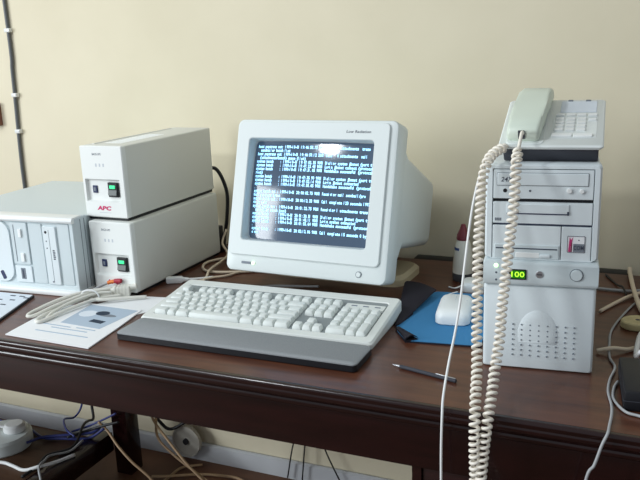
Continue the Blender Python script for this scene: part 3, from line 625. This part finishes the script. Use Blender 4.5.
tag(obj('loose_cable', tube(O([(-0.073, 0.485, 0.004), (-0.049, 0.541, 0.004), (-0.023, 0.588, 0.006), (0.01, 0.64, 0.004)]), .0036), 'cable_cream'), 'cream cable slanting back behind the tower on the right', 'cable')
tag(obj('loose_cable', tube(O([(-0.09, 0.627, 0.004), (-0.053, 0.625, 0.004), (-0.021, 0.628, 0.004), (.03, .66, .004)]), .0032), 'cable_grey'), 'dark grey cable nearest the rear desk edge right of the tower', 'cable')
tag(obj('loose_cable', tube(O([(-0.078, 0.735, 0.003), (-0.052, 0.668, 0.003), (-0.040, 0.636, 0.0095), (-.03, .600, .003)]), .0022), 'cable_black'), 'thin black cable crossing the grey one behind the tower', 'cable')
tag(obj('loose_cable', tube(O([(-.028, .782, -.05), (-0.030, 0.765, 0.010), (-0.027, 0.713, 0.013), (-0.016, 0.597, 0.014), (0.000, 0.505, 0.006), (.02, .44, .005)]), .0048), 'cable_cream'), 'thick cream cable coming over the rear desk edge at far right', 'cable')
tn = thing('wood_offcut', 'small flat tan oval block on the desk near the right edge', 'block', (-.005, .428, D), .5)
obj('offcut_body', loft([[(.030*k*math.cos(a*.3142), .026*k*math.sin(a*.3142), z) for a in range(20)] for k, z in ((.93, 0), (1, .002), (1, .012), (.93, .014))]), 'tan', tn)
obj('offcut_hole', lathe([(.004, .0138), (.004, .0144), (.001, .0144)], 12), 'dark_grey', tn)
tag(obj('white_lead', tube(O([(.004, .225, .034), (-0.003, 0.262, 0.010), (-0.002, 0.313, 0.014), (0.004, 0.387, 0.006), (.03, .43, .006)]), .0042), 'cable_white'), 'white lead rising behind the black adapter at the right edge', 'cable')
tag(obj('adapter_lead', tube(O([(-.0262, .168, .004), (-0.0305, .145, .003), (-0.029, 0.105, 0.003), (-0.012, 0.070, 0.003), (0.007, 0.062, 0.003), (.04, .05, .003)]), .0022), 'cable_grey'), 'grey lead curling round the front of the black adapter', 'cable')

# ------------------------------------------------------------------ wall fittings
cn = thing('wall_conduit', 'thin grey conduit clipped upright on the wall at the left', 'conduit', (-1.79, .79, D))
obj('pipe', tube([(-0.003, .003, 2.0), (0.004, .003, .686), (-.002, .003, .47), (-.014, .003, .226), (-.016, .003, .10), (-.02, .003, -.3)], .0052), 'pipe', cn)
for z, x in ((.60, .006), (.41, 0), (.30, -.006)):
    c = obj('clip', box(x-.013, x+.008, -.004, .0099, z-.006, z+.006, .002), 'clip', cn)
    obj('clip_nail', disc_y(x+.004, z, .0025, -.0052, -.003), 'metal', c)
pf = thing('picture_frame', 'brown wooden frame on the wall at the far left edge', 'frame', (-1.990, .79, D+.352))
obj('frame_rail', box(-.12, .12, -.008, .0099, -.035, -.02, .002), 'frame_wood', pf); obj('frame_rail', box(-.12, .12, -.008, .0099, .02, .035, .002), 'frame_wood', pf)
obj('frame_stile', box(.105, .125, -.009, .0099, -.035, .035, .002), 'frame_wood', pf); obj('frame_stile', box(-.125, -.105, -.009, .0099, -.035, .035, .002), 'frame_wood', pf)
obj('frame_board', box(-.106, .106, .002, .0095, -.021, .021), 'paper2', pf)

ct_ = thing('gap_strip', 'black strip filling the gap between rear desk edge and wall', 'trunking', (-.28, .7785, D-.045))
obj('strip_body', box(-.25, .25, -.021, .0212, 0, .038, .002), 'black', ct_)  # plain black box laid in the gap behind the desk
obj('strip_lid', box(-.249, .249, -.020, .0205, .0382, .0445, .002), 'black', ct_)
# ------------------------------------------------------------------ things under the desk
SH = -.578
so = thing('round_socket', 'white round extension socket lying on the shelf under the desk', 'socket', (-1.690, .462, D+SH))
obj('socket_body', lathe([(.080, 0), (.083, .004), (.083, .035), (.078, .042), (.001, .044)], 36), 'white', so)
obj('socket_plug', lathe([(.030, .0435), (.032, .046), (.031, .060), (.024, .066), (.001, .067)], 24), 'cable_white', so, (.030, .022, 0))
obj('socket_lead', tube([(.030, .010, .058), (-.02, -.01, .062), (-.08, -.05, .058), (-.13, -.09, .03)], .005), 'cable_white', so)
def cab(name, P, r, m, label, cat='cable'): tag(obj(name, tube(O(P), r), m), label, cat)
cab('network_cable', [(-1.95, .59, SH+.005), (-1.792, 0.565, SH+.005), (-1.68, 0.556, SH+.005), (-1.604, 0.53, SH+.005), (-1.542, 0.545, SH+.005), (-1.470, 0.575, SH+.005), (-1.43, .60, SH+.03)], .0042, 'cable_blue', 'blue cable running along the back of the lower shelf')
cab('network_cable', [(-1.605, 0.470, SH+.02), (-1.595, 0.520, SH+.013), (-1.541, 0.548, SH+.0145), (-1.470, 0.590, SH+.0145), (-1.45, .62, SH+.03)], .0042, 'cable_blue', 'blue cable leaving the round socket on the lower shelf')
cab('network_cable', [(-1.575, .69, -.46), (-1.589, 0.69, -0.539), (-1.605, 0.67, -0.575), (-1.60, .62, SH+.02), (-1.543, 0.565, SH+.0245), (-1.50, .55, SH+.016)], .0032, 'cable_blue', 'dark blue cable dropping from the desk onto the lower shelf')
cab('black_cable', [(-1.552, .69, -.46), (-1.55, 0.69, -0.54), (-1.532, 0.67, -0.568), (-1.525, 0.64, -0.560), (-1.51, 0.60, SH+.025), (-1.478, 0.515, SH+.006), (-1.515, 0.453, SH+.006), (-1.50, 0.398, SH+.006), (-1.50, .34, SH+.006)], .0042, 'cable_black', 'black cord hanging behind the desk and curling on the lower shelf', 'cord')
cab('network_cable', [(-1.40, .622, -.505), (-1.429, 0.615, -0.521), (-1.474, 0.612, -0.545), (-1.500, 0.600, -0.556), (-1.53, .57, SH+.016)], .0032, 'cable_blue', 'blue cable arching from the desk leg to the shelf')
cab('black_cable', [(-1.38, .606, -.522), (-1.408, 0.60, -0.530), (-1.447, 0.598, -0.545), (-1.481, 0.59, -0.558), (-1.52, .54, SH+.015)], .0042, 'cable_black', 'black cord bending round the desk leg onto the shelf', 'cord')
cab('white_lead', [(-1.70, .34, SH+.005), (-1.618, 0.378, SH+.005), (-1.573, 0.377, SH+.005), (-1.522, 0.37, SH+.005), (-1.483, 0.388, SH+.014), (-1.465, 0.427, SH+.008), (-1.441, 0.48, SH+.007)], .0050, 'cable_white', 'thick white lead curving across the front of the shelf')
cab('grey_wire', [(-1.466, 0.545, SH+.014), (-1.470, 0.494, SH+.006), (-1.497, 0.448, SH+.012), (-1.490, 0.415, SH+.015), (-1.468, 0.372, SH+.024), (-1.436, 0.342, SH+.008)], .0032, 'cable_grey', 'grey wire crossing over the white lead on the shelf', 'wire')
cab('hanging_cable', [(-1.45, .60, -.53), (-1.418, 0.60, -0.556), (-1.37, 0.58, -0.584), (-1.309, 0.56, -0.612), (-1.243, 0.55, -0.644), (-1.19, 0.54, -0.690)], .0038, 'cable_beige', 'beige cable sagging in front of the desk leg')
cab('hanging_cable', [(-1.35, .72, -.53), (-1.342, 0.72, -0.569), (-1.274, 0.69, -0.606), (-1.198, 0.66, -0.646), (-1.118, 0.64, -0.690), (-1.06, .60, -.706)], .0040, 'cable_beige', 'beige cable sloping from the desk leg to the floor')
cab('hanging_cable', [(-1.345, .735, -.56), (-1.322, 0.705, -0.613), (-1.257, 0.685, -0.646), (-1.166, 0.66, -0.672), (-1.064, 0.64, -0.704), (-1.0, .62, -.707)], .0040, 'cable_beige', 'lower beige cable lying towards the floor right of the leg')
cab('black_cable', [(-1.352, 0.74, -0.55), (-1.340, 0.74, -0.575), (-1.305, 0.74, -0.599), (-1.263, 0.745, -0.58), (-1.235, 0.75, -0.553), (-1.22, .75, -.50)], .0050, 'cable_black', 'black cord sagging against the wall right of the desk leg', 'cord')
cab('floor_cable', [(-1.29, .56, -.706), (-1.263, 0.61, -0.706), (-1.258, 0.664, -0.706), (-1.250, 0.715, -0.706), (-1.2, .75, -.706)], .0040, 'cable_beige', 'beige cable on the floor running back to the wall')
cab('floor_cable', [(-1.30, .63, -.697), (-1.254, 0.648, -0.697), (-1.18, 0.700, -0.706), (-1.116, 0.716, -0.706), (-1.06, 0.720, -0.706), (-.98, 0.69, -0.706)], .0040, 'cable_beige', 'beige cable on the floor lying along the skirting')
sq = thing('plastic_disc', 'clear plastic disc leaning on the wall behind the desk leg', 'disc', (-1.258, .762, D-.642))
def disc_l(R, y): return [(R*math.cos(2*math.pi*k/28), y, R*1.05*math.sin(2*math.pi*k/28)) for k in range(28)]
obj('disc_body', loft([disc_l(.046, -.004), disc_l(.048, 0), disc_l(.048, .006)]), 'trans', sq)
obj('disc_rim', loft([disc_l(.049, -.006), disc_l(.049, .007), disc_l(.043, .007), disc_l(.043, -.006), disc_l(.049, -.006)], (False, False)), 'trans', sq)
obj('disc_hub', loft([disc_l(.009, -.010), disc_l(.010, -.003)]), 'cable_black', sq)
for P, s in (([(-.870, .775, -.46), (-0.880, .775, -0.541), (-0.900, .772, -0.600), (-0.918, .765, -0.70)], 'leftmost of three thin dark wires hanging behind the desk'),
             ([(-.852, .775, -.46), (-0.855, .775, -0.543), (-0.862, .772, -0.60), (-0.871, .765, -0.70)], 'middle of three thin dark wires hanging behind the desk'),
             ([(-.806, .775, -.46), (-0.806, .775, -0.54), (-0.797, .772, -0.59), (-0.750, .765, -0.68), (-.73, .76, -.705)], 'rightmost of three thin dark wires hanging behind the desk')):
    tag(obj('thin_wire', tube(O(P), .0022), 'cable_black'), s, 'wire', 'thin dark wires hanging behind the desk')
